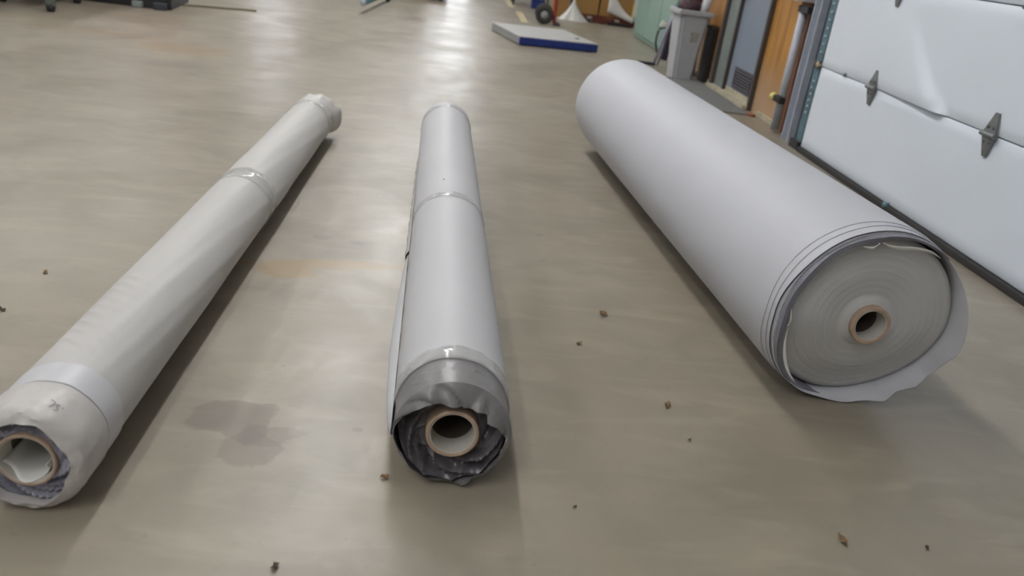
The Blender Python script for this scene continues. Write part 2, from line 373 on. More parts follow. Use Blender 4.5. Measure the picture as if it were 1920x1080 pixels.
# door track and jamb
tr = bpy.data.objects.new('trim_1', None); COL.objects.link(tr); tr['kind'] = 'structure'; tr.location = (XW, 0, 0)
boxes('channel', [((.06, 6.37, 1.3), (.02, .14, 2.6)), ((.03, 6.43, 1.3), (.06, .015, 2.6)), ((.03, 6.31, 1.3), (.06, .015, 2.6))], 'galv', tr)
boxes('jamb_board', [((.07, 6.215, 1.3), (.04, .17, 2.6))], 'dark_steel', tr)
boxes('track_angle', [((.012, 6.12, 1.3), (.006, .10, 2.6)), ((.035, 6.17, 1.3), (.045, .006, 2.6))], 'teal_steel', tr, bevel=.001)
for k in range(14):
    z = .27+.045*k if k < 6 else .70+.055*(k-6)
    tube('track_slot', [(.004, 6.12-(k % 2)*.006, z), (.012, 6.12-(k % 2)*.006, z)], .011, 'galv', tr, 8)
boxes('roller_bracket', [((-.005, 6.10, .62), (.02, .10, .05))], 'frame_brown', tr, bevel=.008)
tube('roller', [(-.02, 6.07, .62), (.01, 6.07, .62)], .022, 'grime', tr)
boxes('foot_bracket', [((.02, 6.14, .03), (.07, .16, .06))], 'black', tr)
tb = boxes('timber_post', [((2.704, 6.815, 1.2), (.03, .23, 2.4))], 'brown_wood', bevel=.004, kind='structure'); tb.name = 'trim_2'
# conduit with junction box
cond = thing('conduit', 'grey electrical conduit running down the plywood wall beside the door track', 'conduit', (2.62, 6.67, 0))
tube('pipe', [(0, 0, .02), (0, 0, .94)], .031, 'galv', cond, 16)
tube('pipe_coupling', [(0, 0, .935), (0, 0, .975)], .04, 'dark_steel', cond, 16)
boxes('clamp', [((.0, -.06, .95), (.07, .20, .05))], 'black', cond)
jb = thing('junction_box', 'pale grey electrical box above the conduit, cut by the top edge', 'electrical box', (2.60, 6.78, .99))
boxes('box_body', [((0, 0, .22), (.14, .36, .42))], 'pale_band', jb, bevel=.01)
boxes('box_lid', [((-.075, 0, .22), (.012, .33, .39))], 'galv', jb, bevel=.004)
pg = thing('plug', 'black plug with a yellow tip sticking out by the grey conduit', 'plug', (2.60, 6.60, .275))
boxes('plug_body', [((-.04, -.03, 0), (.05, .15, .05))], 'black', pg, bevel=.008)
bm = bmesh.new(); bmesh.ops.create_uvsphere(bm, u_segments=14, v_segments=10, radius=.032, matrix=Matrix.Translation((-.04, .10, .0))); me = bpy.data.meshes.new('plug_tip'); bm.to_mesh(me); bm.free()
link('plug_tip', me, 'yellow', pg, smooth=True)

# personnel door in the plywood wall
d2 = bpy.data.objects.new('door_2', None); COL.objects.link(d2); d2['kind'] = 'structure'; d2.location = (2.70, 0, 0)
boxes('door_leaf', [((.05, 8.02, 1.07), (.045, .86, 2.04))], 'door_blue', d2)
boxes('frame_side', [((.03, 7.59, 1.06), (.1, .04, 2.12))], 'frame_brown', d2)
boxes('frame_side', [((.03, 8.62, 1.06), (.06, .32, 2.12))], 'frame_grey', d2)
boxes('frame_stop', [((.01, 8.47, 1.06), (.03, .035, 2.12))], 'frame_brown', d2)
boxes('frame_trim', [((-.01, 8.81, 1.06), (.05, .06, 2.16))], 'frame_brown', d2)
boxes('frame_head', [((.03, 8.2, 2.11), (.1, 1.18, .05))], 'frame_brown', d2)
boxes('door_sill', [((.0, 8.2, .02), (.14, 1.24, .04))], 'sill', d2)
boxes('kick_trim', [((.022, 8.02, .06), (.012, .8, .05))], 'sill', d2)
gr = boxes('louvre_grille', [((.02, 7.97, .285), (.012, .56, .025)), ((.02, 7.97, .115), (.012, .56, .025)), ((.02, 8.24, .2), (.012, .025, .17)), ((.02, 7.70, .2), (.012, .025, .17)), ((.026, 7.97, .2), (.006, .54, .17))], 'grille', d2, bevel=.002)
for k in range(6):
    boxes('slat', [((.012, 7.97, .132+.026*k), (.016, .51, .008), Matrix.Rotation(.6, 3, 'Y'))], 'grille', d2, bevel=0)
tube('door_knob', [(.02, 8.36, .95), (-.045, 8.36, .95)], .022, 'galv', d2)

# ceiling lamps (above the frame): twin tube strip fixtures, near row added as fill
fx = 0
for (x, ys, pw, pu) in ROWS:
    for y in ys:
        near = x > -2
        t = thing('ceiling_light', 'white twin tube ceiling light over the %s, %s from the camera end' % ('camera end, added fill' if x == -1.8 else 'rolls' if near else 'left bay', ['first', 'second', 'third', 'fourth', 'fifth', 'sixth'][ys.index(y)]), 'lamp', (x, y, LAMP_Z), 0, 'ceiling lights in the %s row' % ('added near' if x == -1.8 else 'middle' if near else 'left'))
        boxes('light_body', [((0, 0, .09), (.2, 2.4, .1))], 'paper', t, bevel=.01)
        for sy in (-1, 1): boxes('hanger', [((0, sy, .265), (.02, .02, .25))], 'galv', t, bevel=0)
        for sx in (-.05, .05): tube('light_tube', [(sx, -1.15, .025), (sx, 1.15, .025)], .014, 'tube', t, 8)
        area(x, y, LAMP_Z-.02, .16, 2.3, pw)
        area(x, y, LAMP_Z+.17, .18, 2.3, pu).rotation_euler = (pi, 0, 0)  # uplight added for soft ambient bounced off the ceiling

# ------------------------------------------------------------------ the three rolls
UM = -.0248; UL = .00923; UB = -.0656
# ---- middle roll
R = .138; LM = 3.2
mid = thing('fabric_roll', 'slim white covered roll in the middle with crumpled grey film at its near end', 'roll', (.0895, 1.659, 0), -UM)
nzm = smooth_noise(3)
rows = [lambda ph: (.1335, .112+.002*nzm(ph))]
rows += [(lambda ph: (R, .112+.002*nzm(ph)))]
for k in range(1, 60):
    s = .112+(LM-.112)*k/60.
    dip = -.0025*math.exp(-((s-1.42)/.05)**2)
    rows.append((lambda ph, s=s, dip=dip: (R-.0012+dip+.0009*sin(2*ph+s*1.3)+.0006*sin(5*ph+2*s), s)))
rows += [lambda ph: (R-.002, LM-.03), lambda ph: (R-.008, LM), lambda ph: (R*.8, LM+.008*nzm(ph)), lambda ph: (R*.55, LM-.03), lambda ph: (.066, LM-.03)]
sheet('white_cover', R, rows, 'white_cover', mid)
# grey film sleeve, folded in over the end in pleats
edge = table([(180, 1.0), (152, .86), (123, .76), (104, .66), (78, .60), (55, .70), (45, .74), (34, .66), (19, .80), (8, .84), (0, .92), (-12, .86), (-30, .95), (-60, .90), (-75, .99), (-95, .88), (-120, .96), (-150, .93)])
prot = table([(180, .0), (123, .022), (73, .014), (45, .022), (19, .018), (0, .008), (-90, .01)])
nz1 = smooth_noise(11, ((7, 1), (11, .9), (17, .8), (23, .5)))
lob = table([(-15, 1.0), (-35, .99), (-48, 1.03), (-60, 1.0), (-72, .97), (-84, 1.01), (-91, .97), (-100, 1.01), (-120, 1.0), (-140, .97), (-160, 1.0), (180, 1.02), (150, 1), (90, 1), (0, 1.01)])
def rim(ph): return (.1335*lob(math.degrees(ph)), .0)
up = lambda ph: .5+.5*sin(ph)
rows = [const(.1335, .14), const(.1335, .05), lambda ph: (.1335, .012), rim]
for t in (.12, .25, .4, .55, .7, .85, 1):
    def fn(ph, t=t):
        dg = math.degrees(ph); e = edge(dg)*.1335; r0 = rim(ph)[0]
        r = r0+(e-r0)*t; s = -prot(dg)*t**.8 - (.004*nz1(ph)+.020*(abs(sin(4.5*ph+2.5*t+.6))**.7-.6)*up(ph)+.006)*t*(1.15-.45*t)
        return (r, s)
    rows.append(fn)
sharp(sheet('film_sleeve', R, rows, 'grey_film', mid, n=220), 28)
nz2 = smooth_noise(21, ((3, 1), (5, .9), (8, .5), (11, .2)))
rows = []
for j in range(15):
    t = j/14.
    def fn(ph, t=t):
        r = .124+(.0600-.124)*t; lo = max(0, -sin(ph))
        s = .028-.036*lo*(1-t)**.7-.004*lo + .017*nz2(ph+1.8*t)*sin(pi*min(1, t*1.15+.08))*(.55+.45*lo) + .010*abs(sin(4.5*t+2.5*ph+1.2*nz2(ph)))**.8*(.35+lo)
        if j == 0: s += .01
        return (r, s)
    rows.append(fn)
sharp(sheet('crumpled_film_end', R, rows, 'grey_film_shaded', mid, n=200), 26)
ring_tube('cardboard_core', R+.004, .0605, .0525, -.012, 1.2, 'card', mid)
ring_tube('core_liner', R+.004, .0526, .0500, -.009, .05, 'card_inner', mid, lip=.0005)
ring_tube('core_shade', R+.004, .0524, .0505, .05, 1.2, 'inner_shade', mid, lip=.0005)
tape_band(mid, R, R, .105, .165, 1); tape_band(mid, R, R-.001, 1.39, 1.44, 2); tape_band(mid, R, R-.001, LM-.17, LM-.12, 3)
# loose edge of the cover standing off on the left
def flap(name, s0, s1, width, seed, m='white_cover', n=70, phb=196, jag=0, base=178):
    nz = smooth_noise(seed, ((9, 1), (17, .8), (29, .6))); v = []; f = []; k = 7
    for i in range(n+1):
        t = i/n; s = s0+(s1-s0)*t; wd = width(t) + jag*nz(t*6)*.5
        for j in range(k):
            u = j/(k-1)
            ph = rad(base + (phb-base)*u*.4); rho = R+.0008 + wd*math.sin(u*pi/2)
            x, _, z = cyl(R, rho, ph, 0); z -= .35*wd*u
            v.append((x, s, z))
    m0 = len(v)
    # folded back lip
    for i in range(n+1):
        t = i/n; s = s0+(s1-s0)*t; wd = width(t)+jag*nz(t*6)*.5
        x, _, z = cyl(R, R+wd*.95, rad(base+(phb-base)*.4), 0); q = min(1, wd/.018); v.append((x+.004*q, s, z-.35*wd-.02*q)); v.append((x+.03*q, s, max(.004, z-.35*wd-.045*q)))
    for i in range(n):
        for j in range(k-1):
            a = i*k+j; f.append((a, a+1, a+k+1, a+k))
        a = i*k+k-1; b = m0+2*i; f.append((a, b, b+2, a+k)); f.append((b, b+1, b+3, b+2))
    o = link(name, mesh(name, v, f), m, mid, smooth=True); return o
flap('loose_flap', -.005, 1.16, lambda t: .030*sin(pi*min(1, t*1.02))**.55*(1-.45*t), 5, base=176)
flap('frayed_edge', 1.07, 2.35, lambda t: .009*(1-t)**.6+.001, 8, m='cream_cap', jag=.004, base=170)
# brown grime line where the flap leaves the roll
strokes('grime_line', R, R, [[(168+2*sin(i*.7)+.8*sin(2.3*i), .25+.02*i) for i in range(40)]], 'grime', mid, .0022)
strokes('pencil_mark', R, .1335, [
    [(72.5, .092), (70.5, .098), (68.2, .092), (69, .082), (72.8, .066), (68, .066)],
    [(64, .096), (61, .092), (60.2, .080), (61.5, .068), (64.5, .066), (66, .074), (66, .088), (64, .096)]], 'dark_grey_film', mid, .0008)
strokes('dirt_speck', R, R-.001, [[(103, 1.60), (101.5, 1.607)]], 'ink', mid, .003)

# ---- left roll
RL = .116; LL = 3.30
lef = thing('fabric_roll', 'slim cream plastic wrapped roll at the left marked 75, with blue-grey film in its end', 'roll', (-.7512, 1.4665, 0), -UL)
nl = smooth_noise(31); nl2 = smooth_noise(32, ((5, 1), (9, .8), (14, .6), (22, .4)))
rows = []
for k in range(0, 230):
    s = .170+.62*k/149. if k < 150 else .79+(LL-.05-.79)*(k-149)/80.
    def fn(ph, s=s):
        wr = 0
        for q in range(9):  # transverse ridges of slack film near the front
            sc = .30+.047*q+.03*cos(ph*1.0); wr += math.exp(-((s-sc-.12*(ph-rad(100)))/.010)**2)*math.exp(-((ph-rad(108))/.42)**2)
        bulge = .002*math.exp(-((s-2.0)/.12)**2)
        return (RL-.0018+.0014*sin(3*ph+s*1.1)+.0007*nl2(ph+s*.8)+.0042*wr+bulge-.003*math.exp(-((s-1.72)/.03)**2), s)
    rows.append(fn)
sheet('cream_wrap', RL, rows, 'cream_film', lef, n=200)
sharp(sheet('pale_band', RL, [lambda ph: (RL-.004, .112+.003*nl(ph)), lambda ph: (RL+.001, .1125+.003*nl(ph)), lambda ph: (RL+.0012, .118+.003*nl(ph)), lambda ph: (RL+.0012, .192+.004*nl(ph)), lambda ph: (RL-.002, .193+.004*nl(ph))], 'pale_band', lef, n=160), 40)
eL = table([(90, .80), (70, .84), (50, .74), (30, .76), (5, .80), (-20, .72), (-45, .80), (-70, .86), (-90, .80), (-120, .86), (-150, .82), (180, .80), (140, .86), (115, .78)])
rows = [lambda ph: (RL-.004, .1075+.003*nl(ph)), lambda ph: (RL+.0020, .1065+.003*nl(ph)), lambda ph: (RL+.0038, .104+.003*nl(ph)), lambda ph: (RL+.003+.0007*nl2(ph), .07), lambda ph: (RL+.003+.001*nl2(ph+1), .035), lambda ph: (RL+.002+.0012*nl2(ph+.6), .008), lambda ph: (RL-.004+.001*nl2(ph), -.004)]
for t in (.3, .65, 1): rows.append(lambda ph, t=t: ((RL-.004)+(eL(math.degrees(ph))*RL-RL+.004)*t, -.006-.010*t-.0015*nl2(ph+t)))
rows.append(lambda ph: (eL(math.degrees(ph))*RL+.002, .012)); rows.append(lambda ph: (RL*.95, .02))
sharp(sheet('end_cap', RL, rows, 'cream_cap', lef, n=200), 40)
rows = []
for j in range(11):
    t = j/10.; rows.append(lambda ph, t=t: (RL*.97+(.0600-RL*.97)*t, .014-.012*t**2+.011*nl2(ph+1.3*t)*sin(pi*t*.9+.2)+.007*abs(sin(5*t+3.5*ph))))
sharp(sheet('blue_grey_film', RL, rows, 'blue_grey_film', lef, n=180), 20)
ring_tube('cardboard_core', RL, .0595, .0535, -.004, 1.0, 'card', lef)
ring_tube('core_liner', RL, .0536, .0520, -.002, .05, 'card_inner', lef, lip=.0005)
ring_tube('core_shade', RL, .0534, .0522, .05, 1.0, 'inner_shade', lef, lip=.0005)
# curled white paper lying inside the core
v = []; f = []
for i in range(13):
    for j in range(21):
        a = rad(-165+150*j/20.); rr = .0505-.014*max(0, (j-14)/6.)**1.2-.003*i/12.
        v.append((rr*cos(a), .006+.16*i/12.+.012*sin(j*.5), RL+rr*sin(a)))
for i in range(12):
    for j in range(20): a = i*21+j; f.append((a, a+1, a+22, a+21))
pp = link('rolled_paper', mesh('rolled_paper', v, f), 'paper', lef, smooth=True)
sd = pp.modifiers.new('thick', 'SOLIDIFY'); sd.thickness = .0008
tape_band(lef, RL, RL+.0012, 1.66, 1.78, 12)
tape_band(lef, RL, RL+.0008, LL-.20, LL-.14, 13)
# pencil 75' on the cap
strokes('pencil_mark', RL, RL+.0035, [
    [(72.5, 0.046), (67.5, 0.042), (68.0, 0.034), (70.0, 0.022)], [(65.0, 0.040), (65.3, 0.032)], [(65.0, 0.040), (62.1, 0.037)], [(65.3, 0.032), (63.3, 0.032), (62.4, 0.027), (63.1, 0.021), (65.3, 0.020)],
    [(59.5, 0.038), (59.1, 0.034)]], 'ink', lef, .0007)
# far end: wrap gathered and flared
fl = table([(90, 1.02), (60, 1.10), (30, 1.2), (0, 1.3), (-25, 1.26), (-50, 1.1), (-90, 1.0), (180, 1.0), (135, .98)])
nf = smooth_noise(41, ((4, 1), (7, .8), (12, .6)))
rows = [lambda ph: (RL-.0018, LL-.06), lambda ph: (RL*.985, LL-.03), lambda ph: (RL*(.5*fl(math.degrees(ph))+.47)+.002*nf(ph), LL-.005), lambda ph: (RL*fl(math.degrees(ph))+.005*nf(ph)*.7, LL+.035+.012*nf(ph+1)),
        lambda ph: (RL*(fl(math.degrees(ph))-.10), LL+.045), lambda ph: (RL*.75, LL+.0), lambda ph: (.067, LL-.01)]
fe = sheet('gathered_end', RL, rows, 'cream_cap', lef, n=120)
for v_ in fe.data.vertices:
    if v_.co.z < .003: v_.co.z = .003

# ---- big roll
RB = .292; LB = 3.12
big = thing('fabric_roll', 'wide white covered roll lying on the right with a grey face and brown core', 'roll', (1.2815, 2.1653, 0), -UB)
off = lambda ph: .085*max(0, -sin(ph))**1.3
nb = smooth_noise(51); nb2 = smooth_noise(52, ((5, 1), (8, .8), (13, .6)))
def cover(name, rho, s0, s1, seed, m, amp, full=False, n=220):
    nn = smooth_noise(seed, ((2, 1), (4, .6), (7, .5)))
    rows = [lambda ph: (rho-.0032, s0+off(ph)+.03), lambda ph: (rho-.003, s0+off(ph)+.001+amp*nn(ph)), lambda ph: (rho-.0008, s0+off(ph)+amp*nn(ph)), lambda ph: (rho, s0+off(ph)+.004+amp*nn(ph)), lambda ph: (rho, s0+off(ph)+.02+amp*nn(ph))]
    if full:
        for k in range(1, 50):
            s = s0+.11+(s1-.15-s0)*k/50.
            rows.append(lambda ph, s=s: (rho-.001+.0012*sin(2*ph+s)+.0009*sin(3*ph-2.1*s)+.0012*math.exp(-((s-1.9)/.015)**2), s))
        rows += [lambda ph: (rho-.003, s1-.02), lambda ph: (rho-.006, s1+.003*nb(ph)), lambda ph: (rho-.02, s1+.006*nb(ph)), lambda ph: (rho*.8, s1-.03), lambda ph: (.06, s1-.03)]
    else: rows.append(lambda ph: (rho, s0+off(ph)+.13))
    return sharp(sheet(name, RB, rows, m, big, n=n), 50)
cover('white_cover', RB, .086, LB, 60, 'white_cover_big', .003, True)
cover('cover_layer', RB-.0028, .058, 0, 61, 'white_cover_big', .004)
cover('cover_layer', RB-.0058, .030, 0, 62, 'white_cover_big', .005)
# innermost white layer flares and ruffles at the lower right
fr = table([(100, 0), (40, .0), (20, .3), (0, .7), (-20, .75), (-33, .6), (-42, .95), (-52, .7), (-62, 1.0), (-85, .6), (-105, .35), (-130, .15), (-160, 0), (180, 0)])
rf = smooth_noise(63, ((9, 1), (14, .8), (21, .5)))
def fl_r(ph, k):
    q = fr(math.degrees(ph)); rho = RB-.010+q*.010*k+q*.003*rf(ph)*k; s = .012-.050*q*k-.005*rf(ph+1)*q*k+off(ph)
    return min(rho, RB+.004), s
o1 = lambda ph, e: RB-.011-e*fr(math.degrees(ph))
rows = [lambda ph: (o1(ph, .02), .10+off(ph)), lambda ph: (o1(ph, .016), .05+off(ph)), lambda ph: (fl_r(ph, 1)[0]-.003, fl_r(ph, 1)[1]), lambda ph: fl_r(ph, 1), lambda ph: (fl_r(ph, .6)[0]+.001, fl_r(ph, .6)[1]+.004), lambda ph: fl_r(ph, .2), lambda ph: (RB-.0085, .12+off(ph))]
rufl = sheet('ruffled_layer', RB, rows, 'white_cover_big', big, n=240)
for v_ in rufl.data.vertices: v_.co.z = max(.002, v_.co.z)
# dark grey film inside the cover, standing out at upper left
gf = table([(120, 1), (100, .9), (98, .2), (70, .1), (40, 0), (0, 0), (-90, 0), (-110, .2), (-150, .8), (180, 1), (150, 1.1)])
gn = smooth_noise(71, ((3, 1), (5, .8), (8, .7)))
wn = table([(52, 0), (70, .5), (92, 1), (180, 1), (215, .9), (250, .25), (262, 0), (300, 0)])
W = lambda ph: wn(math.degrees(ph)); GF = lambda ph: gf(math.degrees(ph))
rows = [lambda ph: (RB-.0105, .09+off(ph)), lambda ph: (RB-.011, .016-.004*gn(ph)+off(ph)), lambda ph: (RB-.0115-.003*W(ph), .004-.005*GF(ph)-.004*gn(ph)+off(ph)),
        lambda ph: (RB-.013-W(ph)*(.009+.014*GF(ph)+.003*gn(ph)), .006+off(ph)), lambda ph: (RB-.014-W(ph)*(.014+.020*GF(ph)+.003*gn(ph)), .030+off(ph)), lambda ph: (RB-.015-W(ph)*(.02+.016*GF(ph)), .07+off(ph))]
sharp(sheet('grey_film', RB, rows, 'dark_grey_film', big, n=160, phi0=rad(52), phi1=rad(262)), 30)
# torn white inner edge curling out of the face at the top and left
def curl(name, pts, wd, m='paper'):
    P = catmull([(a, r_, s_) for a, r_, s_ in pts], 8); v = []; f = []
    for i, p in enumerate(P):
        for j in range(5):
            u = j/4.; a = rad(p[0]); rr = p[1]+wd*(u-.5)*sin(pi*min(1, (i+1)/len(P)*1.0))
            v.append(cyl(RB, rr, a, p[2]-.012*u+.006*u*u))
    for i in range(len(P)-1):
        for j in range(4): a = i*5+j; f.append((a, a+1, a+6, a+5))
    o = link(name, mesh(name, v, f), m, big, smooth=True); q = o.modifiers.new('thick', 'SOLIDIFY'); q.thickness = .0015; return o
curl('torn_edge', [(101, .262, .0), (96, .250, .0), (88, .246, .0), (78, .252, .004), (66, .262, .01), (56, .266, .02)], .012)
curl('torn_edge', [(113, .262, .0), (108, .252, -.004), (103, .262, .0)], .010)
curl('torn_edge', [(186, .250, .01), (200, .262, .0), (214, .268, .0), (226, .268, .002)], .012)
curl('torn_edge', [(172, .258, .01), (180, .250, .004), (184, .254, .008)], .008)
# face: tightly wound layers
def face_mat():
    m = mat('wound_face', (.50, .50, .50), .65, var=.05, scale=3); nt = m.node_tree; b = nt.nodes['Principled BSDF']; N = nt.nodes.new; L = nt.links.new
    tc = N('ShaderNodeTexCoord'); mp = N('ShaderNodeMapping'); mp.inputs['Location'].default_value = (0, 0, -RB); L(tc.outputs['Object'], mp.inputs[0])
    ml = N('ShaderNodeVectorMath'); ml.operation = 'MULTIPLY'; ml.inputs[1].default_value = (1, 0, 1); L(mp.outputs[0], ml.inputs[0])
    ln = N('ShaderNodeVectorMath'); ln.operation = 'LENGTH'; L(ml.outputs[0], ln.inputs[0])
    n = N('ShaderNodeTexNoise'); n.noise_dimensions = '1D'; n.inputs['Scale'].default_value = 260; n.inputs['Detail'].default_value = 3; L(ln.outputs['Value'], n.inputs['W'])
    bp = N('ShaderNodeBump'); bp.inputs['Strength'].default_value = .5; bp.inputs['Distance'].default_value = .003; L(n.outputs['Fac'], bp.inputs['Height']); L(bp.outputs[0], b.inputs['Normal'])
    return m
rows = [lambda ph: (.268, .09+off(ph)*.9)]
for k in range(28):
    t = k/27.; rows.append(lambda ph, t=t: (.264+(.0595-.264)*t, .034+off(ph)*.9*(1-t)+.004*sin(t*9)+.0012*sin(t*60)-.012*(t > .94)+.01*math.exp(-t*22)))
sheet('wound_face', RB, rows, face_mat(), big, n=160)
ring_tube('cardboard_core', RB, .0600, .0475, .004, .8, 'card', big, lip=.003)
ring_tube('core_liner', RB, .0476, .0460, .006, .06, 'card_inner', big, lip=.0004)
ring_tube('core_shade', RB, .0474, .0462, .06, .8, 'inner_shade', big, lip=.0004)
strokes('pencil_mark', RB, RB-.0005, [[(74.5, .165), (73.6, .166)], [(73.2, .168), (72.7, .160), (72.2, .168)], [(74.5, .158), (73.0, .156), (72.0, .157)]], 'dark_grey_film', big, .0006)

# ------------------------------------------------------------------ behind the rolls, right side
tc_ = thing('waste_bin', 'tall square pale grey plastic waste bin by the plywood wall', 'bin', (2.43, 9.18, 0), rad(4))
bm = bmesh.new()
def frus(bm, z0, z1, a0, a1, b0, b1, cx=0, cy=0):
    vs = [bm.verts.new((cx+sx*a, cy+sy*b, z)) for z, a, b in ((z0, a0, b0), (z1, a1, b1)) for sx, sy in ((-1, -1), (1, -1), (1, 1), (-1, 1))]
    for q in [(0, 3, 2, 1), (0, 1, 5, 4), (1, 2, 6, 5), (2, 3, 7, 6), (3, 0, 4, 7)]: bm.faces.new([vs[i] for i in q])
frus(bm, 0, .66, .105, .155, .13, .17)
bmesh.ops.bevel(bm, geom=[e for e in bm.edges if abs(e.verts[0].co.z-e.verts[1].co.z) > .3], offset=.03, segments=4, affect='EDGES')
me = bpy.data.meshes.new('bin_body'); bm.to_mesh(me); bm.free(); link('bin_body', me, 'can', tc_, smooth=False)
boxes('bin_rim', [((0, -.175, .675), (.37, .035, .05)), ((0, .175, .675), (.37, .035, .05)), ((-.17, 0, .675), (.035, .35, .05)), ((.17, 0, .675), (.035, .35, .05))], 'can', tc_, bevel=.012)
boxes('sticker', [((.03, -.158, .44), (.09, .004, .10), Matrix.Rotation(.06, 3, 'X'))], 'can_label', tc_, bevel=.001)
bgt = thing('rubbish_bag', 'dark maroon rubbish bag bulging out of the grey waste bin', 'bag', (2.42, 9.2, .62))
bm = bmesh.new(); bmesh.ops.create_uvsphere(bm, u_segments=28, v_segments=18, radius=.13)
nn = smooth_noise(81)
for v_ in bm.verts:
    a = math.atan2(v_.co.y, v_.co.x); v_.co *= 1+.07*sin(9*a+v_.co.z*30)+.04*nn(a+v_.co.z*20); v_.co.z = v_.co.z*1.15+.08
me = bpy.data.meshes.new('bag_body'); bm.to_mesh(me); bm.free(); link('bag_body', me, 'bag', bgt, smooth=True)
tube('bag_knot', [(0, 0, .2), (.01, .01, .25), (-.01, 0, .29)], .02, 'bag', bgt, radii=[.03, .012, .03])
rp = tag(tube('paper_roll', [(2.52, 9.14, .6), (2.57, 9.10, .86)], .05, 'pale_band', None, 20), 'pale rolled paper standing in the grey waste bin', 'paper roll')
bb = thing('tall_box', 'narrow black box standing between the waste bin and the door frame', 'box', (2.672, 9.13, 0), 0)
boxes('box_body', [((0, 0, .27), (.06, .20, .54))], 'black', bb, bevel=.008)
boxes('box_lid', [((0, 0, .555), (.07, .21, .03))], 'rubber', bb, bevel=.006)
lp = thing('leafy_plant', 'bright lime green leaves hanging at the top edge by the plywood wall', 'plant', (2.64, 9.50, .0))
tube('stem', catmull([(0, 0, .64), (-.01, -.02, .74), (-.02, -.10, .82), (-.03, -.16, .90)]), .006, 'leafgreen', lp, 8)
for k in range(16):
    a = k*2.4; z = .79+.008*k; r0 = .01; ln_ = .06; v = []; f = []
    for i in range(6):
        t = i/5.; wdd = .02*sin(pi*t)**.8
        c = Vector((-.03+cos(a)*(r0+ln_*t)*.6, -.14+sin(a)*(r0+ln_*t), z+.04*t-.09*t*t)); s_ = Vector((-sin(a), cos(a), 0))
        v += [c-s_*wdd, c+Vector((0, 0, -.006)), c+s_*wdd]
    for i in range(5): f += [(3*i, 3*i+1, 3*i+4, 3*i+3), (3*i+1, 3*i+2, 3*i+5, 3*i+4)]
    link('leaf', mesh('leaf', v, f), 'leafgreen', lp, smooth=True)
boxes('planter', [((0, 0, .33), (.06, .12, .66))], 'frame_brown', lp, bevel=.01)
# folded chair leaning beside the bin
fc = thing('folding_chair', 'folded black fabric camp chair with pale tubes leaning by the waste bin', 'chair', (2.40, 9.95, 0))
sl = Matrix.Rotation(.17, 3, 'Y')
boxes('folded_seat', [((.045, .02, .33), (.07, .10, .52), Matrix.Rotation(.10, 3, 'Y'))], 'fabric', fc, bevel=.012)
tube('leg', [(-.09, -.03, .03), (-.03, -.03, .33), (.05, -.03, .66)], .017, 'lilac', fc)
tube('leg', [(-.03, .06, .0), (.10, .06, .62)], .012, 'lilac', fc)
tube('arm_loop', catmull([(-.08, -.03, .15), (-.115, -.03, .27), (-.10, -.03, .40), (-.04, -.03, .43)]), .012, 'dark_steel', fc)
boxes('arm_pad', [((-.065, -.02, .46), (.06, .04, .07), Matrix.Rotation(.5, 3, 'Y'))], 'paper', fc, bevel=.012)
boxes('foot_bar', [((-.17, -.02, .018), (.20, .03, .03))], 'dark_steel', fc, bevel=.006)
tube('top_knob', [(.05, -.03, .65), (.06, -.03, .70)], .028, 'teal_steel', fc)
# turquoise cabinet
cb = thing('cabinet', 'pale turquoise metal cabinet beyond the waste bin', 'cabinet', (2.66, 11.95, 0))
boxes('cabinet_body', [((.30, 0, 1.0), (.56, 2.4, 1.98))], 'turq', cb, bevel=.01)
for k, y in enumerate((-.78, .02, .80)): boxes('door', [((.006, y, 1.02), (.02, .77, 1.9))], 'turq', cb, bevel=.006)
for y in (-.46, .36): tube('handle', [(-.03, y, .95), (-.03, y, 1.15)], .01, 'galv', cb)
boxes('plinth', [((.30, 0, .015), (.53, 2.36, .03))], 'frame_grey', cb, bevel=0)
tag(tube('pipe', [(2.93, 14.24, 0), (2.95, 14.30, 2.2)], .035, 'paper', None, 16), 'white plastic pipe standing between the cartons and turquoise cabinet', 'pipe')
# mat
mt = boxes('floor_mat', [((2.2, 8.18, .006), (.86, 1.75, .012))], 'mat_grey', None, bevel=.004); tag(mt, 'flat dark grey mat on the floor before the blue-grey door', 'mat')
rr_ = tag(boxes('rag', [((2.63, 7.30, .012), (.05, .08, .024), Matrix.Rotation(.5, 3, 'Z'))], 'orange', None, bevel=.012), 'small orange rag at the foot of the plywood wall', 'rag')

# blue edged scale platform
A = Vector((.735, 9.75)); B = Vector((1.66, 10.12)); 
ang = math.atan2(.37, .925)
pf = thing('platform', 'low steel platform with a blue front edge lying beyond the big roll', 'platform', (.765, 10.17, 0), .235)
boxes('deck', [((.49, .62, .095), (.99, 1.22, .014))], 'deck', pf, bevel=.003)
boxes('front_edge', [((.49, .012, .052), (.98, .024, .082))], 'blue', pf, bevel=.004)
boxes('side_edge', [((.008, .62, .048), (.02, 1.2, .078))], 'deck_side', pf, bevel=.004)
boxes('side_edge', [((.972, .62, .048), (.02, 1.2, .078))], 'deck_side', pf, bevel=.004)
boxes('rear_edge', [((.49, 1.215, .048), (.98, .02, .078))], 'deck_side', pf, bevel=.004)
for x in (.08, .90):
    for y in (.1, 1.1): boxes('foot', [((x, y, .006), (.08, .08, .012))], 'rubber', pf, bevel=0)
tube('lifting_eye', [(.83, .33, .1), (.83, .33, .112)], .028, 'hinge', pf)

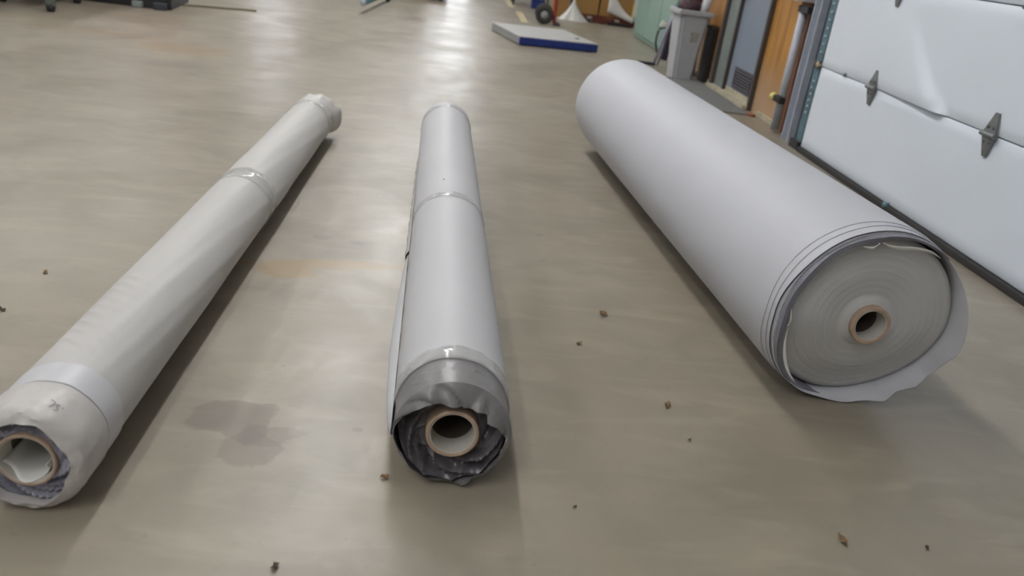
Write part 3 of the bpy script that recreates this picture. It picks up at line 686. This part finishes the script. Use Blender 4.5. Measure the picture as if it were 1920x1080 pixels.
# hand truck
ht = thing('hand_truck', 'red hand truck with a black rubber wheel near the cartons', 'hand truck', (1.30, 13.1, 0), -.06)
def wheel(y):
    v = []; f = []; n = 32; prof = [(.055, -.02), (.075, -.032), (.115, -.034), (.130, -.022), (.134, 0), (.130, .022), (.115, .034), (.075, .032), (.055, .02)]
    for k in range(n):
        a = 2*pi*k/n
        for r_, t_ in prof: v.append((r_*cos(a), y+t_, .134+r_*sin(a)))
    m_ = len(prof)
    for k in range(n):
        for j in range(m_): f.append((k*m_+j, k*m_+(j+1) % m_, ((k+1) % n)*m_+(j+1) % m_, ((k+1) % n)*m_+j))
    wh = link('wheel', mesh('wheel', v, f), 'rubber', ht, smooth=True)
    tube('hub', [(0, y-.024, .134), (0, y+.024, .134)], .058, 'deck_side', wh, 20)
wheel(0); wheel(.42)
tube('axle', [(0, -.03, .134), (0, .45, .134)], .012, 'galv', ht)
for y in (.07, .35): tube('upright', catmull([(.16, y, .02), (.15, y, .3), (.10, y, .8), (.02, y, 1.2), (-.12, y, 1.25)]), .02, 'red', ht)
for z in (.12, .45, .8): tube('cross_bar', [(.14-.06*max(0, z-.3), .07, z), (.14-.06*max(0, z-.3), .35, z)], .016, 'red', ht)
for y in (.05, .37): boxes('axle_bracket', [((.08, y, .13), (.18, .012, .05))], 'red', ht)
boxes('toe_plate', [((.20, .21, .014), (.10, .40, .014))], 'dark_steel', ht)
# cartons on a dark red pallet
pal = thing('pallet', 'low dark red pallet under the tan cartons', 'pallet', (2.40, 14.9, 0))
for k in range(5): boxes('deck_board', [((0, -.36+.18*k, .105), (1.0, .14, .025))], 'dark_red', pal, bevel=.003)
for x in (-.46, 0, .46): boxes('runner', [((x, 0, .045), (.07, .86, .09))], 'dark_red', pal, bevel=.003)
for k in range(3): boxes('front_block', [((-.46+.46*k+.0, -.44, .05), (.38, .02, .08))], 'dark_red', pal, bevel=.002)
def carton(x, y, z, sx, sy, sz, label):
    c = thing('carton', label, 'box', (x, y, z), 0)
    boxes('carton_body', [((0, 0, sz/2), (sx, sy, sz))], 'carton', c, bevel=.004)
    boxes('packing_tape', [((0, 0, sz+.001), (.06, sy+.002, .003)), ((0, -sy/2-.001, sz-.06), (.06, .003, .12))], 'grime', c, bevel=0)
    return c
carton(2.10, 14.8, .12, .40, .6, .55, 'tan carton on the red pallet behind the white draped plastic')
c2 = carton(2.60, 14.8, .12, .54, .6, .55, 'tan carton at the right of the pallet with white plastic across it')
boxes('corner_strap', [((.275, -.305, .12), (.02, .02, .24))], 'yellow', c2, bevel=.002)
carton(1.72, 14.95, 0, .24, .4, .42, 'small tan carton on the floor behind the hand truck')
# white plastic hanging over the right carton: a curved triangle
v = []; f = []; n = 14
for i in range(n+1):
    t = i/n
    zt = .36-.22*t**.55 if i else .40; zb = .30-.20*t
    zt = .42-.30*t+.0*t; top = .44*(1-t)**1.6+.16; bot = .20-.13*t
    for j in range(5):
        u = j/4.; v.append((2.44+.44*t, 14.43-.015*sin(pi*u)-.008*sin(9*t), bot+(top-bot)*u))
for i in range(n):
    for j in range(4): a = i*5+j; f.append((a, a+5, a+6, a+1))
ps = link('plastic_sheet', mesh('plastic_sheet', v, f), 'paper', None, smooth=True); q = ps.modifiers.new('thick', 'SOLIDIFY'); q.thickness = .003
tag(ps, 'white plastic sheet hanging across the right-hand carton', 'sheet')
tag(boxes('black_bag', [((2.66, 14.42, .025), (.40, .06, .05))], 'black', None, bevel=.02), 'flat black bag on the floor along the red pallet', 'bag')
# white draped plastic cone
v = []; f = []; n = 48; H_ = .36; cn = smooth_noise(91, ((5, 1), (8, .8), (13, .5)))
for i in range(15):
    t = i/14.; 
    for k in range(n):
        a = 2*pi*k/n; r_ = (.012+.20*t**1.7)*(1+.16*cn(a)*t+.05*sin(11*a)); v.append((1.87+r_*cos(a), 14.33+.5*r_*sin(a), H_*(1-t)**1.0+.003))
for i in range(14):
    for k in range(n): f.append((i*n+k, (i+1)*n+k, (i+1)*n+(k+1) % n, i*n+(k+1) % n))
f.append(tuple(range(n)))
cn_ = link('plastic_drape', mesh('plastic_drape', v, f), 'paper', None, smooth=True); tag(cn_, 'peaked heap of white plastic on the floor before the left carton', 'plastic')
# low cart and blue tub beyond the hand truck
ct = thing('cart', 'dark thin legged cart at the top edge left of the hand truck', 'cart', (1.15, 16.0, 0))
for x, y in ((-.15, -.1), (.45, -.1), (-.15, .5), (.45, .5)): tube('leg', [(x, y, 0), (x, y, .5)], .016, 'dark_steel', ct)
boxes('shelf', [((.15, .2, .27), (.66, .66, .03))], 'dark_steel', ct)
boxes('top', [((.15, .2, .51), (.70, .70, .03))], 'galv', ct)
tub = thing('tub', 'blue plastic tub on the floor left of the hand truck wheel', 'tub', (1.40, 15.75, 0))
bm = bmesh.new(); frus(bm, 0, .17, .09, .11, .09, .11); me = bpy.data.meshes.new('tub_body'); bm.to_mesh(me); bm.free(); link('tub_body', me, 'blue', tub)
boxes('tub_rim', [((0, -.11, .172), (.24, .02, .02)), ((0, .11, .172), (.24, .02, .02)), ((-.11, 0, .172), (.02, .22, .02)), ((.11, 0, .172), (.02, .22, .02))], 'teal_steel', tub, bevel=.004)
for k, (y0, y1) in enumerate([(12.95, 14.6), (15.4, 17.6)]):
    tag(boxes('floor_tape', [((1.02-.03*(y0-13), (y0+y1)/2, .0012), (.11, y1-y0, .0016))], 'yellow_tape', None, bevel=0), ['short worn yellow floor mark by the platform corner', 'yellow floor mark at the top edge behind the short one'][k], 'floor mark')

# ------------------------------------------------------------------ behind the rolls, left side
mc = thing('machine', 'orange red machine over a low black base standing in for shade at the top left edge', 'machine', (-3.46, 9.30, 0), .10)
boxes('base', [((-.12, .35, .068), (1.42, .90, .136))], 'black', mc, bevel=.012)  # black block stands in for the shade under the machine
boxes('body', [((-.1, .40, .42), (1.30, .80, .568))], 'orange', mc, bevel=.02)
boxes('foot', [((.49, -.12, .035), (.13, .10, .07))], 'dark_steel', mc, bevel=.012)
boxes('foot', [((.27, -.12, .03), (.10, .08, .06))], 'frame_grey', mc, bevel=.012)
boxes('control_panel', [((.1, -.005, .55), (.3, .02, .2))], 'black', mc, bevel=.004)
rk = thing('rack', 'grey wheeled rack with stout round legs at the far left top corner', 'rack', (-3.55, 8.16, 0))
for (x, y) in ((-.02, 0), (-.55, .25), (-.10, .76), (-.62, .86)):
    lg = tube('leg', [(x, y, .045), (x-.10, y+.12, .5)], .045, 'frame_grey', rk, 16)
    tube('caster', [(x-.02, y-.01, .04), (x+.03, y-.01, .04)], .04, 'rubber', lg, 16)
boxes('shelf', [((-.34, .48, .52), (.8, 1.1, .05))], 'galv', rk, bevel=.006)
tag(tube('cord', catmull([(-2.90, 9.76, .008), (-2.75, 9.86, .008), (-2.55, 9.94, .008), (-2.35, 10.06, .008), (-2.2, 10.1, .008)]), .012, 'cordcol', None, 8), 'thin brown cord on the floor right of the black machine', 'cord')
st = thing('machine_stand', 'dark machine stand with a steel leg reaching forward at the top edge', 'stand', (-.6, 14.6, 0))
boxes('base', [((.02, .3, .16), (.84, .6, .24))], 'dark_red', st, bevel=.01)
tube('leg', [(-.33, .1, .10), (-.56, -3.25, .13)], .035, 'teal_steel', st, 14)
tube('leg_cap', [(-.56, -3.25, .13), (-.562, -3.29, .13)], .038, 'galv', st, 14)
tube('caster', [(-.44, -1.2, .045), (-.39, -1.2, .045)], .045, 'rubber', st, 16)
for x in (-.3, .34): boxes('foot', [((x, .3, .02), (.06, .5, .04))], 'black', st, bevel=.004)
boxes('column', [((0, .3, .8), (.3, .3, 1.04))], 'dark_steel', st, bevel=.01)

# ------------------------------------------------------------------ dry leaf scraps on the floor
def scrap(x, y, size, label, m='leaf', seed=1, long=1.0):
    r = random.Random(seed); n = 9; v = [(0, 0, .006)]; f = []
    a0 = r.random()*6
    for k in range(n):
        a = 2*pi*k/n; q = size*(.55+.6*r.random()); v.append((q*cos(a)*long, q*sin(a)/long**.5, .001+.012*r.random()*(size/.012)**.5))
    for k in range(n): f.append((0, 1+k, 1+(k+1) % n))
    o = link('leaf_scrap', mesh('leaf_scrap', v, f), m, None); o.location = (x, y, 0.0); o.rotation_euler = (0, 0, a0)
    q = o.modifiers.new('thick', 'SOLIDIFY'); q.thickness = .0012
    tag(o, label, 'leaf scrap')
scrap(-.055, 1.66, .010, 'brown leaf scrap just left of the middle roll near end', 'leaf', 1)
scrap(.624, 2.722, .018, 'brown leaf scrap on the floor left of the big roll', 'leaf', 2)
scrap(-.24, 1.342, .009, 'dark leaf scrap at the bottom edge of the picture', 'leaf_dark', 3, 1.3)
scrap(.721, 2.113, .012, 'flat dark scrap left of the big roll near end', 'leaf', 4, 2.0)
scrap(.506, 2.467, .009, 'tiny tan crumb beside the middle roll, below the brown scrap', 'leaf', 5, 1.5)
scrap(1.019, 1.557, .012, 'long curled brown scrap at the lower right on bare floor', 'leaf', 6, 1.9)
scrap(-1.217, 2.607, .010, 'reddish scrap on the floor left of the left roll', 'leaf', 7, 1.4)
scrap(-1.211, 2.321, .011, 'dark crumb at the left picture edge', 'leaf_dark', 8)
scrap(.389, 1.606, .005, 'tiny dark crumb right of the middle roll near end', 'leaf_dark', 9)
scrap(.743, 1.933, .006, 'tiny crumb just below the flat dark scrap', 'leaf_dark', 10)
scrap(1.224, 1.552, .006, 'small crumb right of the long curled scrap', 'leaf_dark', 11)
scrap(-.03, 4.55, .016, 'small reddish scrap by the far end of the middle roll', 'leaf', 12)
